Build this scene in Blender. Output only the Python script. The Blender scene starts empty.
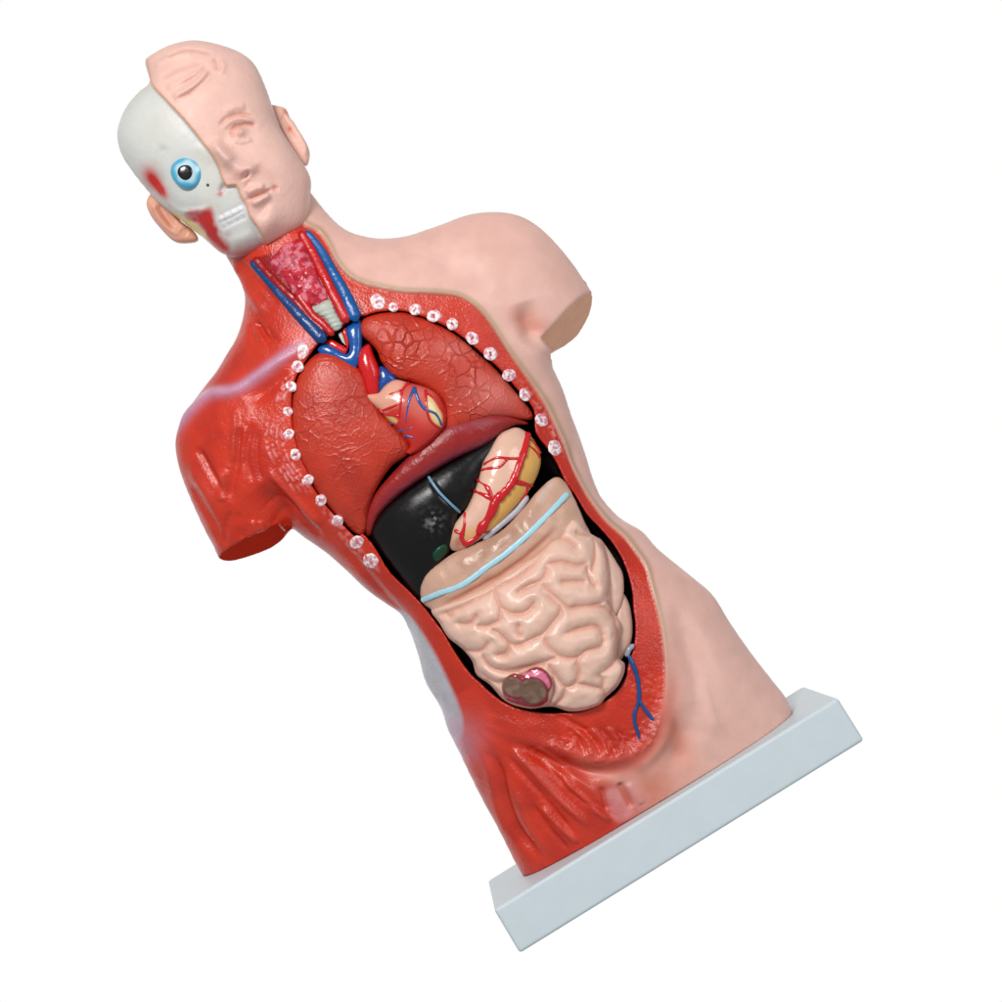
import bpy, math
import numpy as np
f32 = np.float32
rng = np.random.RandomState(7)
# ------------------------------------------------------------------ units
S = 0.0005            # one modelling unit = half a millimetre
D = 2400.0            # camera distance in modelling units
TH = math.radians(31.35)
CT, ST = math.cos(TH), math.sin(TH)
ZT = -330.6           # top of the base plate
BH = 49.0             # base plate height
ZF = ZT - BH          # table top

def P(px, py, y=0.0):
    """traced point -> (x, z) on the model's frontal plane standing at depth y"""
    u = (px-501)*CT - (py-501)*ST
    v = -((px-501)*ST + (py-501)*CT)
    k = (D+y)/D
    return u*k, v*k

WIN = dict(q=(160,90,150), A=(100,30,240), B=(220,200,200), C=(340,200,260), D=(160,320,260), E=(340,380,260),
           F=(400,520,280), G=(400,620,300), H=(580,560,300), a=(110,120,160), b=(200,80,130),
           c=(250,230,150), d=(320,320,150), e=(440,410,200), f=(360,440,150), g=(410,550,130),
           h=(520,510,130), i=(480,590,170), j=(410,690,190), k=(560,690,160), l=(170,400,160),
           m=(560,420,160), n=(140,30,160), o=(240,340,160), p=(420,300,140))
def Z(w, *pts):
    if w == 'px': return [tuple(map(float, q)) for q in pts]
    x0, y0, s = WIN[w]; s /= 1002.0
    return [(x0+q[0]*s, y0+q[1]*s) for q in pts]

def lin(c):
    c = np.array(c, float)/255.0
    return np.where(c <= 0.04045, c/12.92, ((c+0.055)/1.055)**2.4)

def catmull(pts, closed, step=3.0):
    p = np.array(pts, float); n = len(p); out = []
    m = n if closed else n-1
    for i in range(m):
        if closed: a, b, c, d = p[(i-1) % n], p[i], p[(i+1) % n], p[(i+2) % n]
        else: a, b, c, d = p[max(i-1, 0)], p[i], p[i+1], p[min(i+2, n-1)]
        L = np.linalg.norm(c-b); k = max(1, int(L/step))
        for t in np.arange(k)/k:
            out.append(0.5*((2*b)+(-a+c)*t+(2*a-5*b+4*c-d)*t*t+(-a+3*b-3*c+d)*t**3))
    if not closed: out.append(p[-1])
    return np.array(out)

def seg_dist(X, Y, poly, closed):
    """distance to a polyline, parameter along it and (closed) inside test"""
    sh = X.shape; x = X.ravel().astype(f32); y = Y.ravel().astype(f32)
    n = len(poly); best = np.full(x.shape, 1e12, f32); par = np.zeros(x.shape, f32)
    ins = np.zeros(x.shape, bool); m = n if closed else n-1
    for i in range(m):
        ax, ay = poly[i]; bx, by = poly[(i+1) % n]
        dx, dy = bx-ax, by-ay; l2 = dx*dx+dy*dy+1e-9
        t = np.clip(((x-ax)*dx+(y-ay)*dy)/l2, 0, 1)
        q = (x-ax-t*dx)**2+(y-ay-t*dy)**2
        w = q < best; best[w] = q[w]; par[w] = (i+t[w])/m
        if closed:
            c = (ay > y) != (by > y)
            if c.any():
                xi = ax+(y-ay)*dx/(dy if abs(dy) > 1e-9 else 1e-9)
                ins ^= c & (x < xi)
    return np.sqrt(best).reshape(sh), par.reshape(sh), ins.reshape(sh)

def sdf(X, Y, poly):
    d, _, ins = seg_dist(X, Y, poly, True)
    return np.where(ins, d, -d)

def sstep(a, b, x):
    t = np.clip((x-a)/(b-a), 0, 1); return t*t*(3-2*t)

_T = np.random.RandomState(3).rand(256, 256).astype(f32)
def noise(x, y, s):
    x = x/s+1000; y = y/s+1000
    i = np.floor(x).astype(int); j = np.floor(y).astype(int); u = x-i; v = y-j
    u = u*u*(3-2*u); v = v*v*(3-2*v)
    g = lambda a, b: _T[a & 255, b & 255]
    return (g(i, j)*(1-u)+g(i+1, j)*u)*(1-v)+(g(i, j+1)*(1-u)+g(i+1, j+1)*u)*v*1.0

# ------------------------------------------------------------------ fields
def poisson(d, h, L, c=2.0, iters=500):
    M = d > 0
    b = np.where(M, c*h*h, 0.0); k = 4+h*h/(L*L)
    def A(p):
        q = k*p
        q[1:] -= p[:-1]; q[:-1] -= p[1:]; q[:, 1:] -= p[:, :-1]; q[:, :-1] -= p[:, 1:]
        return np.where(M, q, 0)
    x = np.zeros_like(b); r = b.copy(); p = r.copy(); rs = (r*r).sum(); r0 = rs
    for _ in range(iters):
        Ap = A(p); al = rs/((p*Ap).sum()+1e-20); x += al*p; r -= al*Ap
        rn = (r*r).sum()
        if rn < r0*1e-8: break
        p = r+(rn/rs)*p; rs = rn
    known = d > 2*h
    if known.sum() < 9: known = d > 0.5*h
    g = np.where(known, x/np.maximum(d, 0.1), 0.0); kn = known.copy()
    for _ in range(9):
        a = np.zeros_like(g); w = np.zeros_like(g)
        gk = np.where(kn, g, 0.0); kk = kn.astype(float)
        for ax in (0, 1):
            for s in (1, -1):
                a += np.roll(gk, s, ax); w += np.roll(kk, s, ax)
        new = (~kn) & (w > 0)
        g = np.where(new, a/np.maximum(w, 1), g); kn |= new
    return np.where(known, x, np.where(kn, d*g, -40*np.abs(d)))

class Field:
    def __init__(s, x0, z0, h, arr): s.x0, s.z0, s.h, s.a = x0, z0, h, arr
    def __call__(s, x, z):
        x = np.asarray(x, float); z = np.asarray(z, float)
        u = np.clip((x-s.x0)/s.h, 0, s.a.shape[0]-1.001); v = np.clip((z-s.z0)/s.h, 0, s.a.shape[1]-1.001)
        i = u.astype(int); j = v.astype(int); u = u-i; v = v-j; a = s.a
        return (a[i, j]*(1-u)+a[i+1, j]*u)*(1-v)+(a[i, j+1]*(1-u)+a[i+1, j+1]*u)*v

def nets(F, org, h):
    nx, ny, nz = F.shape
    ins = F > 0
    cnt = np.zeros((nx-1, ny-1, nz-1), np.int8)
    C8 = [(a, b, c) for a in (0, 1) for b in (0, 1) for c in (0, 1)]
    for a, b, c in C8: cnt += ins[a:nx-1+a, b:ny-1+b, c:nz-1+c]
    act = (cnt > 0) & (cnt < 8)
    I, J, K = np.nonzero(act); N = len(I)
    idx = np.full(act.shape, -1, np.int32); idx[I, J, K] = np.arange(N)
    val = {c: F[I+c[0], J+c[1], K+c[2]].astype(float) for c in C8}
    pos = np.zeros((N, 3)); w = np.zeros(N)
    for c in C8:
        for ax in range(3):
            if c[ax]: continue
            e = list(c); e[ax] = 1; e = tuple(e)
            va, vb = val[c], val[e]; m = (va > 0) != (vb > 0)
            t = np.where(m, va/np.where(m, va-vb, 1), 0)
            for k in range(3): pos[:, k] += np.where(m, c[k]+(t if k == ax else 0), 0)
            w += m
    pos /= w[:, None]
    V = (pos+np.stack([I, J, K], 1))*h+np.array(org)
    quads = []
    for ax in range(3):
        sl0 = [slice(1, -1)]*3; sl1 = [slice(1, -1)]*3
        sl0[ax] = slice(0, -1); sl1[ax] = slice(1, None)
        a = ins[tuple(sl0)]; b = ins[tuple(sl1)]
        for sign in (0, 1):
            m = (a & ~b) if sign == 0 else (~a & b)
            q = np.stack(np.nonzero(m), 1)
            o = np.ones(3, int); o[ax] = 0; q = q+o
            u, v = (ax+1) % 3, (ax+2) % 3
            eu = np.zeros(3, int); eu[u] = 1; ev = np.zeros(3, int); ev[v] = 1
            cs = [q-eu-ev, q-ev, q, q-eu]
            cs = [idx[c[:, 0], c[:, 1], c[:, 2]] for c in cs]
            if sign: cs = cs[::-1]
            quads.append(np.stack(cs, 1))
    Q = np.concatenate(quads); Q = Q[(Q >= 0).all(1)]
    return V, Q

def vnormals(V, Q):
    n = np.cross(V[Q[:, 2]]-V[Q[:, 0]], V[Q[:, 3]]-V[Q[:, 1]])
    N = np.zeros_like(V)
    for k in range(4): np.add.at(N, Q[:, k], n)
    return N/np.maximum(np.linalg.norm(N, axis=1, keepdims=True), 1e-12)

# ------------------------------------------------------------------ materials
def mat(name, rough=0.4, bumps=(), spec=0.5, color=None, coat=0.0, mottle=0.0, rvar=0.0, sss=0.0, alpha_rough=False):
    m = bpy.data.materials.new(name); m.use_nodes = True; nt = m.node_tree; N = nt.nodes; L = nt.links
    b = N['Principled BSDF']; b.inputs['Roughness'].default_value = rough
    b.inputs['Specular IOR Level'].default_value = spec
    b.inputs['Coat Weight'].default_value = coat; b.inputs['Coat Roughness'].default_value = 0.12
    if sss:
        b.inputs['Subsurface Weight'].default_value = sss; b.inputs['Subsurface Scale'].default_value = 0.002
    tc = N.new('ShaderNodeTexCoord')
    if color is None:
        at = N.new('ShaderNodeAttribute'); at.attribute_name = 'paint'; src = at.outputs['Color']
        if alpha_rough: L.new(at.outputs['Alpha'], b.inputs['Roughness'])
    else:
        rg = N.new('ShaderNodeRGB'); rg.outputs[0].default_value = (*lin(color), 1); src = rg.outputs[0]
    if mottle:
        nz = N.new('ShaderNodeTexNoise'); nz.inputs['Scale'].default_value = 120; nz.inputs['Detail'].default_value = 6
        L.new(tc.outputs['Object'], nz.inputs['Vector'])
        mr = N.new('ShaderNodeMapRange'); mr.inputs[1].default_value = 0.3; mr.inputs[2].default_value = 0.7
        mr.inputs[3].default_value = 1-mottle; mr.inputs[4].default_value = 1+mottle
        L.new(nz.outputs['Fac'], mr.inputs[0])
        mx = N.new('ShaderNodeVectorMath'); mx.operation = 'SCALE'
        L.new(src, mx.inputs[0]); L.new(mr.outputs[0], mx.inputs['Scale']); src = mx.outputs[0]
    L.new(src, b.inputs['Base Color'])
    if rvar:
        nz = N.new('ShaderNodeTexNoise'); nz.inputs['Scale'].default_value = 90; nz.inputs['Detail'].default_value = 4
        L.new(tc.outputs['Object'], nz.inputs['Vector'])
        mr = N.new('ShaderNodeMapRange'); mr.inputs[1].default_value = 0.35; mr.inputs[2].default_value = 0.65
        mr.inputs[3].default_value = rough-rvar; mr.inputs[4].default_value = rough+rvar
        L.new(nz.outputs['Fac'], mr.inputs[0]); L.new(mr.outputs[0], b.inputs['Roughness'])
    prev = None
    for kind, sc, dist in bumps:
        if kind == 'crack':
            t = N.new('ShaderNodeTexVoronoi'); t.feature = 'DISTANCE_TO_EDGE'; t.inputs['Scale'].default_value = sc
            wn = N.new('ShaderNodeTexNoise'); wn.inputs['Scale'].default_value = sc*0.7
            L.new(tc.outputs['Object'], wn.inputs['Vector'])
            ad = N.new('ShaderNodeVectorMath'); ad.operation = 'MULTIPLY_ADD'
            ad.inputs[1].default_value = (0.9/sc,)*3
            L.new(wn.outputs['Color'], ad.inputs[0]); L.new(tc.outputs['Object'], ad.inputs[2])
            L.new(ad.outputs[0], t.inputs['Vector'])
            mr = N.new('ShaderNodeMapRange'); mr.inputs[1].default_value = 0.0; mr.inputs[2].default_value = 0.10
            mr.inputs[3].default_value = 1; mr.inputs[4].default_value = 0
            L.new(t.outputs['Distance'], mr.inputs[0])
            am = N.new('ShaderNodeTexNoise'); am.inputs['Scale'].default_value = 28
            L.new(tc.outputs['Object'], am.inputs['Vector'])
            m2 = N.new('ShaderNodeMapRange'); m2.inputs[1].default_value = 0.42; m2.inputs[2].default_value = 0.62
            L.new(am.outputs['Fac'], m2.inputs[0])
            mu = N.new('ShaderNodeMath'); mu.operation = 'MULTIPLY'
            L.new(mr.outputs[0], mu.inputs[0]); L.new(m2.outputs[0], mu.inputs[1]); out = mu.outputs[0]
        else:
            t = N.new('ShaderNodeTexNoise'); t.inputs['Scale'].default_value = sc; t.inputs['Detail'].default_value = 3
            L.new(tc.outputs['Object'], t.inputs['Vector']); out = t.outputs['Fac']
        bp = N.new('ShaderNodeBump'); bp.inputs['Strength'].default_value = 1.0; bp.inputs['Distance'].default_value = dist
        L.new(out, bp.inputs['Height'])
        if prev is not None: L.new(prev, bp.inputs['Normal'])
        prev = bp.outputs['Normal']
    if prev is not None: L.new(prev, b.inputs['Normal'])
    return m

M = {}
M['skin'] = mat('painted_skin', 0.5, [('n', 500, 0.0002), ('n', 60, 0.0008)], 0.35, mottle=0.03, rvar=0.08)
M['muscle'] = mat('painted_muscle', 0.34, [('n', 900, 0.00025), ('n', 90, 0.0009)], 0.5, mottle=0.07, rvar=0.12)
M['body'] = mat('painted_body', 0.4, [('n', 700, 0.00006), ('n', 60, 0.0005)], 0.5, mottle=0.05, alpha_rough=True)
M['body_red'] = mat('painted_body_red', 0.4, [('n', 900, 0.0003), ('n', 90, 0.0010)], 0.5, mottle=0.07, alpha_rough=True)
M['bone'] = mat('painted_bone', 0.42, [('n', 300, 0.0002)], 0.4, mottle=0.02)
M['lung'] = mat('painted_lung', 0.38, [('n', 700, 0.0003), ('crack', 150, 0.0006)], 0.5, mottle=0.07, rvar=0.08)
M['lung_soft'] = mat('painted_lung_smooth', 0.4, [('n', 700, 0.0003), ('crack', 150, 0.0003)], 0.5, mottle=0.07, rvar=0.08)
M['matte'] = mat('painted_matte', 0.8, [('n', 300, 0.0003)], 0.0, mottle=0.05)
M['vessel'] = mat('painted_vessel', 0.34, [('n', 250, 0.0006)], 0.4, mottle=0.08, rvar=0.1)
M['gloss'] = mat('painted_gloss', 0.2, [('n', 250, 0.0003)], 0.5, mottle=0.05, coat=0.3)
M['gut'] = mat('painted_gut', 0.36, [('n', 250, 0.00035)], 0.45, mottle=0.03, rvar=0.1)
M['liver'] = mat('painted_liver', 0.3, [('n', 120, 0.0004)], 0.35, rvar=.06)
M['base'] = mat('base_plastic', 0.45, [('n', 200, 0.0001)], 0.3, color=(202, 214, 219), mottle=0.015)
M['cavity'] = mat('cavity_paint_shade', 0.6, [('n', 300, 0.0004)], 0.2, color=(34, 10, 9))  # maroon taken near black: shade of the deep gaps is in the colour

# ------------------------------------------------------------------ objects
SC = bpy.context.scene
COL = SC.collection
root = bpy.data.objects.new('anatomical_torso', None); COL.objects.link(root)
root['label'] = 'painted plastic human torso model on a pale base, half skin and half muscle, chest open'
root['category'] = 'anatomical model'
root.empty_display_size = 0.05

def world(V): return np.stack([V[:, 0]*S, V[:, 1]*S, (V[:, 2]-ZF)*S], 1)

def make(name, V, Q, col, m, parent=None, N=None, label=None, smooth=True):
    """V in modelling units (x, depth, z)"""
    me = bpy.data.meshes.new(name)
    W = world(np.asarray(V, float))
    Q = np.asarray(Q)
    me.vertices.add(len(W)); me.vertices.foreach_set('co', W.astype(f32).ravel())
    k = Q.shape[1]
    me.loops.add(Q.size); me.loops.foreach_set('vertex_index', Q.astype(np.int32).ravel())
    me.polygons.add(len(Q)); me.polygons.foreach_set('loop_start', np.arange(0, Q.size, k, dtype=np.int32))
    me.update(calc_edges=True)
    me.polygons.foreach_set('use_smooth', np.full(len(Q), smooth))
    if col is not None:
        col = np.asarray(col, float)
        a = me.color_attributes.new('paint', 'FLOAT_COLOR', 'POINT')
        a.data.foreach_set('color', (col if col.shape[1] == 4 else np.concatenate([col, np.ones((len(W), 1))], 1)).astype(f32).ravel())
    me.materials.append(m)
    if N is not None: me.normals_split_custom_set_from_vertices(N.tolist())
    me.validate()
    o = bpy.data.objects.new(name, me); COL.objects.link(o)
    o.parent = parent or root
    if label: o['label'] = label
    return o

def submesh(V, Q, col, N, fm):
    q = Q[fm]; u, inv = np.unique(q, return_inverse=True)
    return V[u], inv.reshape(q.shape), col[u], N[u]

# ------------------------------------------------------------------ BODY
true_out = Z('px', (309,190),(318,202),(326,212),(340,226),(356,235),(380,239.5),(406,237.5),(425,231.5),(444,225),(465,217),
  (485,213.5),(506,214),(524,219),(541,230),(558,247),(574,267),(585,284),(591.5,295),(590.5,309),(582,327),(568,341.5),(548,355),
  (553,369),(560.6,387),(568,408),(576,428)) \
  + Z('m', (90,20),(130,130),(170,250),(200,350),(250,470),(330,570),(400,630),(510,695),(600,795),(700,880),(830,985)) \
  + Z('H', (440,115),(500,210),(570,310),(640,400),(690,467)) + Z('px', (800,732),(816,760),(700,830),(560,905),(534,892),(515,862)) \
  + Z('G', (370,780),(320,680),(260,570),(200,445),(160,365),(135,290),(85,205),(62,120),(30,30)) \
  + Z('px', (400,613),(388,605),(366,589),(345,569),(326,552.5),(305,538),(291,529.5),(277,542),(258.6,553.6),(238,560.5),(222,560.5),
  (215,549),(204,527.6),(191,499),(181,473),(176,450),(177,434),(183,418),(193,403),(204,388),(217,371.5),(227.5,354),(236.5,339),(243,320),
  (245.5,300),(242,284),(233,268),(226,256),(216,235),(212,200),(240,160),(290,160))
ext_out = []
for q in true_out:
    q = tuple(q)
    # run both upper-arm stumps on past their cut faces
    if q in ((590.5,309.0),): ext_out += [(606,318)]
    elif q == (582.0,327.0): ext_out += [(606,352)]
    elif q == (568.0,341.5): ext_out += [(580,376)]
    elif q == (548.0,355.0): ext_out += [(553,362)]
    elif q == (277.0,542.0): ext_out += [(297,560)]
    elif q == (258.6,553.6): ext_out += [(274,592)]
    elif q == (238.0,560.5): ext_out += [(252,597)]
    elif q == (222.0,560.5): ext_out += [(232,588)]
    else: ext_out.append(q)
def flat(pts, y=0): return [P(a, b, y) for a, b in pts]
OUT = catmull(flat(true_out), True, 4); EXT = catmull(flat(ext_out), True, 5)
h = 1.4
x0, x1 = OUT[:, 0].min()-12, OUT[:, 0].max()+12; z0, z1 = ZT-14, OUT[:, 1].max()+12
x0 = min(x0, EXT[:, 0].min()-8); x1 = max(x1, EXT[:, 0].max()+8)
gx = np.arange(x0, x1, h); gzz = np.arange(z0-40, z1, h)
X2, Z2 = np.meshgrid(gx, gzz, indexing='ij')
dE = sdf(X2, Z2, EXT)
phi = poisson(dE, h, 66.0, 2.0, 700)
BF = Field(gx[0], gzz[0], h, phi)
def ybody(x, z): return -np.sqrt(np.maximum(BF(x, z), 4.0))
def onbody(pts, off=0.0):
    out = []
    for a, b in pts:
        y = -60.0
        for _ in range(4):
            x, z = P(a, b, y); y = float(ybody(x, z))+off
        out.append(P(a, b, y))
    return out

cav_px = Z('c', (466,748),(560,688),(620,640),(670,600),(745,575)) + Z('C', (92,447),(150,430),(230,426),(310,446),(400,483),(470,526),
  (540,585),(612,648),(682,728),(745,805)) + Z('e', (480,110),(540,195),(590,275),(625,350),(680,430),(735,520),(800,590),(860,660),
  (910,740),(945,830),(965,920),(970,1000)) + Z('i', (917,200),(910,320),(872,450),(862,510),(815,592),(740,656),(640,705),(560,722),(400,727),(260,708),
  (150,668),(60,603),(0,545)) + Z('g', (480,970),(400,868),(330,760),(260,640),(200,560),(100,430),(0,325)) + Z('E', (190,737),(130,640),(85,592)) \
  + Z('D', (755,838),(690,772),(620,690),(565,600)) + Z('o', (430,840),(390,762),(350,645),(333,560),(323,450),(326,330),(352,230),(395,152))
CAV = catmull(onbody(cav_px, 2), True, 3)
dC = sdf(X2, Z2, CAV)

kz = gzz > ZT-8
Xs, Zs, PH, DC = X2[:, kz], Z2[:, kz], phi[:, kz].astype(f32), dC[:, kz].astype(f32)
DT = sdf(Xs, Zs, OUT).astype(f32)
gz = gzz[kz]
gy = np.arange(-88, 88, h)
F = np.empty((len(gx), len(gy), len(gz)), f32)
sq = np.sqrt(np.maximum(PH, 0))
def armcut(p0, n, ny, half):
    """signed removal field for a tilted flat cut across an upper arm"""
    cx, cz = P(*p0); q = P(p0[0]+n[0]*100, p0[1]+n[1]*100); nx_, nz_ = (q[0]-cx)/100, (q[1]-cz)/100
    l = math.hypot(nx_, nz_); nx_ /= l; nz_ /= l
    a = (Xs-cx)*nx_+(Zs-cz)*nz_; t = -(Xs-cx)*nz_+(Zs-cz)*nx_
    rr = np.hypot(Xs-cx, Zs-cz)
    return a.astype(f32), t.astype(f32), rr.astype(f32), ny, half
def asign(p0, n, arm):
    cx, cz = P(*p0); q = P(p0[0]+n[0], p0[1]+n[1]); m = P(*arm)
    return np.sign(-(m[0]-cx)*(q[1]-cz)+(m[1]-cz)*(q[0]-cx))
cuts = [armcut((570,325.5), (.8,.6), -0.27, asign((570,325.5), (.8,.6), (548,355))),
        armcut((257,544.5), (.39,.92), -0.21, asign((257,544.5), (.39,.92), (292,530)))]
for j, y in enumerate(gy):
    fd = (PH-y*y)/(sq+abs(y)+4)
    fd = np.minimum(fd, Zs-ZT)
    cavi = np.minimum(DC, 15-y)
    # slightly rounded rim
    r = 1.5; a_, b_ = fd, -cavi
    hh = np.clip(0.5+0.5*(b_-a_)/(2*r), 0, 1); fd = b_*(1-hh)+a_*hh-2*r*hh*(1-hh)*0.5
    for a, t, rr, ny, sgn in cuts:
        near = 62-rr
        pl = a+ny*y                       # cut plane leaning toward the viewer
        rem = np.minimum(pl-1.7*np.maximum(sgn*t-31, 0), near)
        fd = np.minimum(fd, -rem)
        fd = np.minimum(fd, DT+np.maximum(rr-44, 0)*1.2)
    F[:, j, :] = fd
V, Q = nets(F, (gx[0], gy[0], gz[0]), h); del F
N0 = vnormals(V, Q)
x, z = V[:, 0], V[:, 2]
front = sstep(0.05, 0.45, -N0[:, 1])

# skin side
skin_px = Z('B', (380,90),(430,132),(490,162),(540,230),(580,310),(650,388),(740,430),(860,455)) + Z('C', (250,357),(400,364),(470,378),(530,420),
  (580,480),(650,590),(720,690),(780,780),(830,880),(880,990)) + Z('m', (90,330),(140,430),(210,540),(290,640),(400,740),(470,830),(530,920)) \
  + Z('F', (893,230),(915,310),(935,400),(945,500),(945,600),(930,700),(900,790),(830,855),(740,885),(640,878)) + Z('k', (250,590),(390,720),(420,870)) 
sk_line = catmull(onbody(skin_px), False, 4)
sk_poly = np.concatenate([sk_line, [(sk_line[-1][0]-10, -420), (320, -420), (330, 400), (30, 420), (-120, 470), (-180, 430)]])
dS = sdf(x, z, sk_poly)
dCv = sdf(x, z, CAV)
lineL = seg_dist(x, z, sk_line, False)[1]
soft = 1+15*sstep(0.72, 0.90, lineL)
wskin = sstep(-1, 1, dS/soft)

def stroke_field(strokes, x, z, mapper):
    """sum of tapered gaussian ridges / grooves"""
    out = np.zeros(len(x))
    for pts, w, amp in strokes:
        pl = catmull(mapper(pts), False, 5)
        lo = pl.min(0)-3*w; hi = pl.max(0)+3*w
        m = (x > lo[0]) & (x < hi[0]) & (z > lo[1]) & (z < hi[1])
        if not m.any(): continue
        d, t, _ = seg_dist(x[m], z[m], pl, False)
        tp = sstep(0, .38 if w >= 6 else .2, np.minimum(t, 1-t))
        out[m] += amp*np.exp(-(d/w)**2)*tp
    return out
def blobs_field(bl, x, z, mapper):
    out = np.zeros(len(x))
    for (px, py), rx, rz, ang, amp in bl:
        cx, cz = mapper([(px, py)])[0]; a = math.radians(ang)
        dx, dz = x-cx, z-cz; u = dx*math.cos(a)+dz*math.sin(a); v = -dx*math.sin(a)+dz*math.cos(a)
        out += amp*np.exp(-(u/rx)**2-(v/rz)**2)
    return out

BS = []   # muscle-side relief
def st(w, pts, wd, amp): BS.append((Z(w, *pts), wd, amp))
st('l', [(160,290),(240,430),(330,560),(370,640)], 4, -3.0)
st('l', [(110,360),(160,480),(240,600),(330,760)], 6, 2.2)
st('l', [(130,520),(190,640),(270,760),(330,900)], 4, -1.8)
st('l', [(405,40),(410,150),(400,280),(395,400)], 3, 2.2)
st('l', [(430,160),(430,300),(400,480),(370,640)], 5, -2.5)
st('l', [(340,430),(330,520),(345,640)], 5, 3.0)
st('l', [(520,130),(490,250),(480,380),(520,520)], 4, -1.8)
st('l', [(560,180),(540,300),(550,430),(580,520)], 3, -1.6)
st('l', [(480,160),(455,270),(440,400)], 3, 1.4)
st('l', [(560,520),(640,620),(740,760),(790,820)], 13, -9)
st('l', [(380,690),(350,800),(340,920)], 3, -1.8)
st('l', [(430,700),(440,800),(460,880)], 3, -1.2)
st('l', [(510,750),(530,790),(545,830)], 2.2, 1.6)
st('l', [(560,750),(575,790),(590,820)], 2.2, 1.6)
st('l', [(600,420),(700,540),(820,660),(960,800)], 4, 3.0)
st('l', [(700,600),(830,740),(960,860)], 3, -1.6)
st('D', [(40,430),(130,345),(200,288),(290,270),(380,212),(560,95)], 5.9, 3.4)
st('D', [(330,330),(420,260),(500,200)], 8, -3.5)
st('D', [(370,0),(390,40),(440,90)], 3, -2)
st('D', [(410,20),(430,60),(460,90)], 2.4, -1.6)
st('D', [(350,10),(350,50),(370,90)], 2.4, -1.6)
st('B', [(60,300),(120,420),(230,580)], 5, 2.4)
st('B', [(100,300),(180,400),(300,530)], 3, -1.6)
st('B', [(180,600),(210,660),(250,730)], 2.4, -1.6)
# flank and pelvis
st('E', [(0,620),(100,740),(200,860),(300,980)], 4, -1.8)
st('F', [(250,650),(350,730),(470,790),(600,830),(720,850),(840,830),(920,740),(950,600),(930,400)], 8, 3.5)
st('F', [(370,760),(470,830),(600,890),(740,905),(860,870)], 6, -4.5)
st('F', [(560,690),(620,730),(680,760)], 3, -2.5)
for o in range(7):
    a = o*28; st('F', [(600+a, 745+8*math.sin(o)), (640+a, 790), (660+a, 845)], 2.0, (1.6 if o % 2 else -1.6))
st('j', [(410,310),(465,440),(500,600),(560,740),(700,900)], 5, -4.5)
st('j', [(350,260),(420,420),(470,620),(520,800)], 7, 2.4)
st('j', [(500,430),(560,560),(640,740),(760,900)], 6, 3.0)
st('j', [(520,290),(610,380),(720,500),(840,620),(960,720)], 4, 4.0)
st('j', [(490,320),(570,420),(680,540),(800,680),(880,760)], 3, -2.2)
st('j', [(600,310),(740,430),(880,560),(1000,640)], 3, -2.6)
st('j', [(640,290),(800,400),(1000,560)], 3, 2.0)
st('j', [(690,610),(780,710),(890,810)], 3, 2.6)
st('j', [(640,600),(720,720),(840,850)], 3, -2.4)
st('j', [(560,250),(700,330),(860,420),(1000,500)], 9, -4.5)
st('k', [(0,560),(120,650),(240,760),(340,820)], 4, 3.6)
st('k', [(80,590),(190,690),(300,770),(360,800)], 2.5, -1.8)
st('k', [(255,600),(275,690),(300,760)], 2.6, -3.2)
st('k', [(365,575),(400,640),(455,745)], 3, -4.0)
st('k', [(420,580),(480,660),(520,720)], 4, 1.8)
st('k', [(700,60),(690,200),(640,330),(540,450),(400,510)], 6, 3.0)     # flap rim of the skin
st('k', [(800,60),(800,220),(760,380),(650,540)], 13, -6.0)
st('H', [(330,120),(340,220),(400,400),(440,560)], 12, -4.5)
st('H', [(400,330),(430,500),(470,600)], 7, 2.6)
st('C', [(700,390),(720,450),(745,530),(770,585)], 11, -6.5)
st('C', [(330,250),(480,280),(600,340)], 16, -3)
st('C', [(640,480),(740,600),(830,760),(900,900)], 10, 3)
st('m', [(30,130),(90,260),(170,400),(270,540),(420,690)], 4, -2.4)
disp = 1.25*stroke_field(BS, x, z, onbody)
disp += 2.6*wskin*(1-sstep(.68, .86, lineL))
# rough painted tissue between the rib ends and along the flap
rl = []
for k_ in range(4):
    o_ = k_*34
    rl.append((Z('l', (612+o_, 90), (600+o_, 240), (630+o_, 350), (735+o_, 500), (800+o_, 600)), 1.25, 1.0))
rl.append((Z('o', (290,215),(250,330),(225,400)), 2.0, 1.0)); rl.append((Z('o', (330,200),(285,330),(262,420)), 2.0, 1.0))
rl.append((Z('C', (680,680),(750,770),(810,870),(870,1000)), 2.2, .8)); rl.append((Z('C', (730,700),(790,790),(850,900)), 1.6, .6))
rl.append((Z('C', (300,412),(350,440),(420,470)), 1.6, .5))
rl.append((Z('D', (640,720),(740,850),(860,985)), 2.4, .6)); rl.append((Z('D', (600,690),(700,830),(820,990)), 2.2, .5))
rows = stroke_field(rl, x, z, onbody)
nf = noise(x*1.0, z*1.0, 2.6)
rows = np.clip(rows, 0, 1.2)*sstep(0.35, 0.6, nf)
disp += rows*1.7*(1-wskin)
rough_zone = blobs_field([((628,742),26,12,0,1.0), ((560,745),34,9,-12,0.8), ((645,690),16,22,0,0.5), ((545,800),24,6,-50,.4), ((400,520),10,30,0,.0)], x, z, onbody)
disp += rough_zone*(1-wskin)*(noise(x, z, 3.4)-0.5)*3.2
fl = seg_dist(x, z, catmull(onbody(Z('k', (620,180),(560,330),(450,400),(330,440),(220,440))), False, 4), False)
disp += 1.2*np.exp(-(fl[0]/1.6)**2)*sstep(0.4, .6, noise(x, z, 3))
notcav = sstep(-0.5, 3, -dCv)
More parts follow.
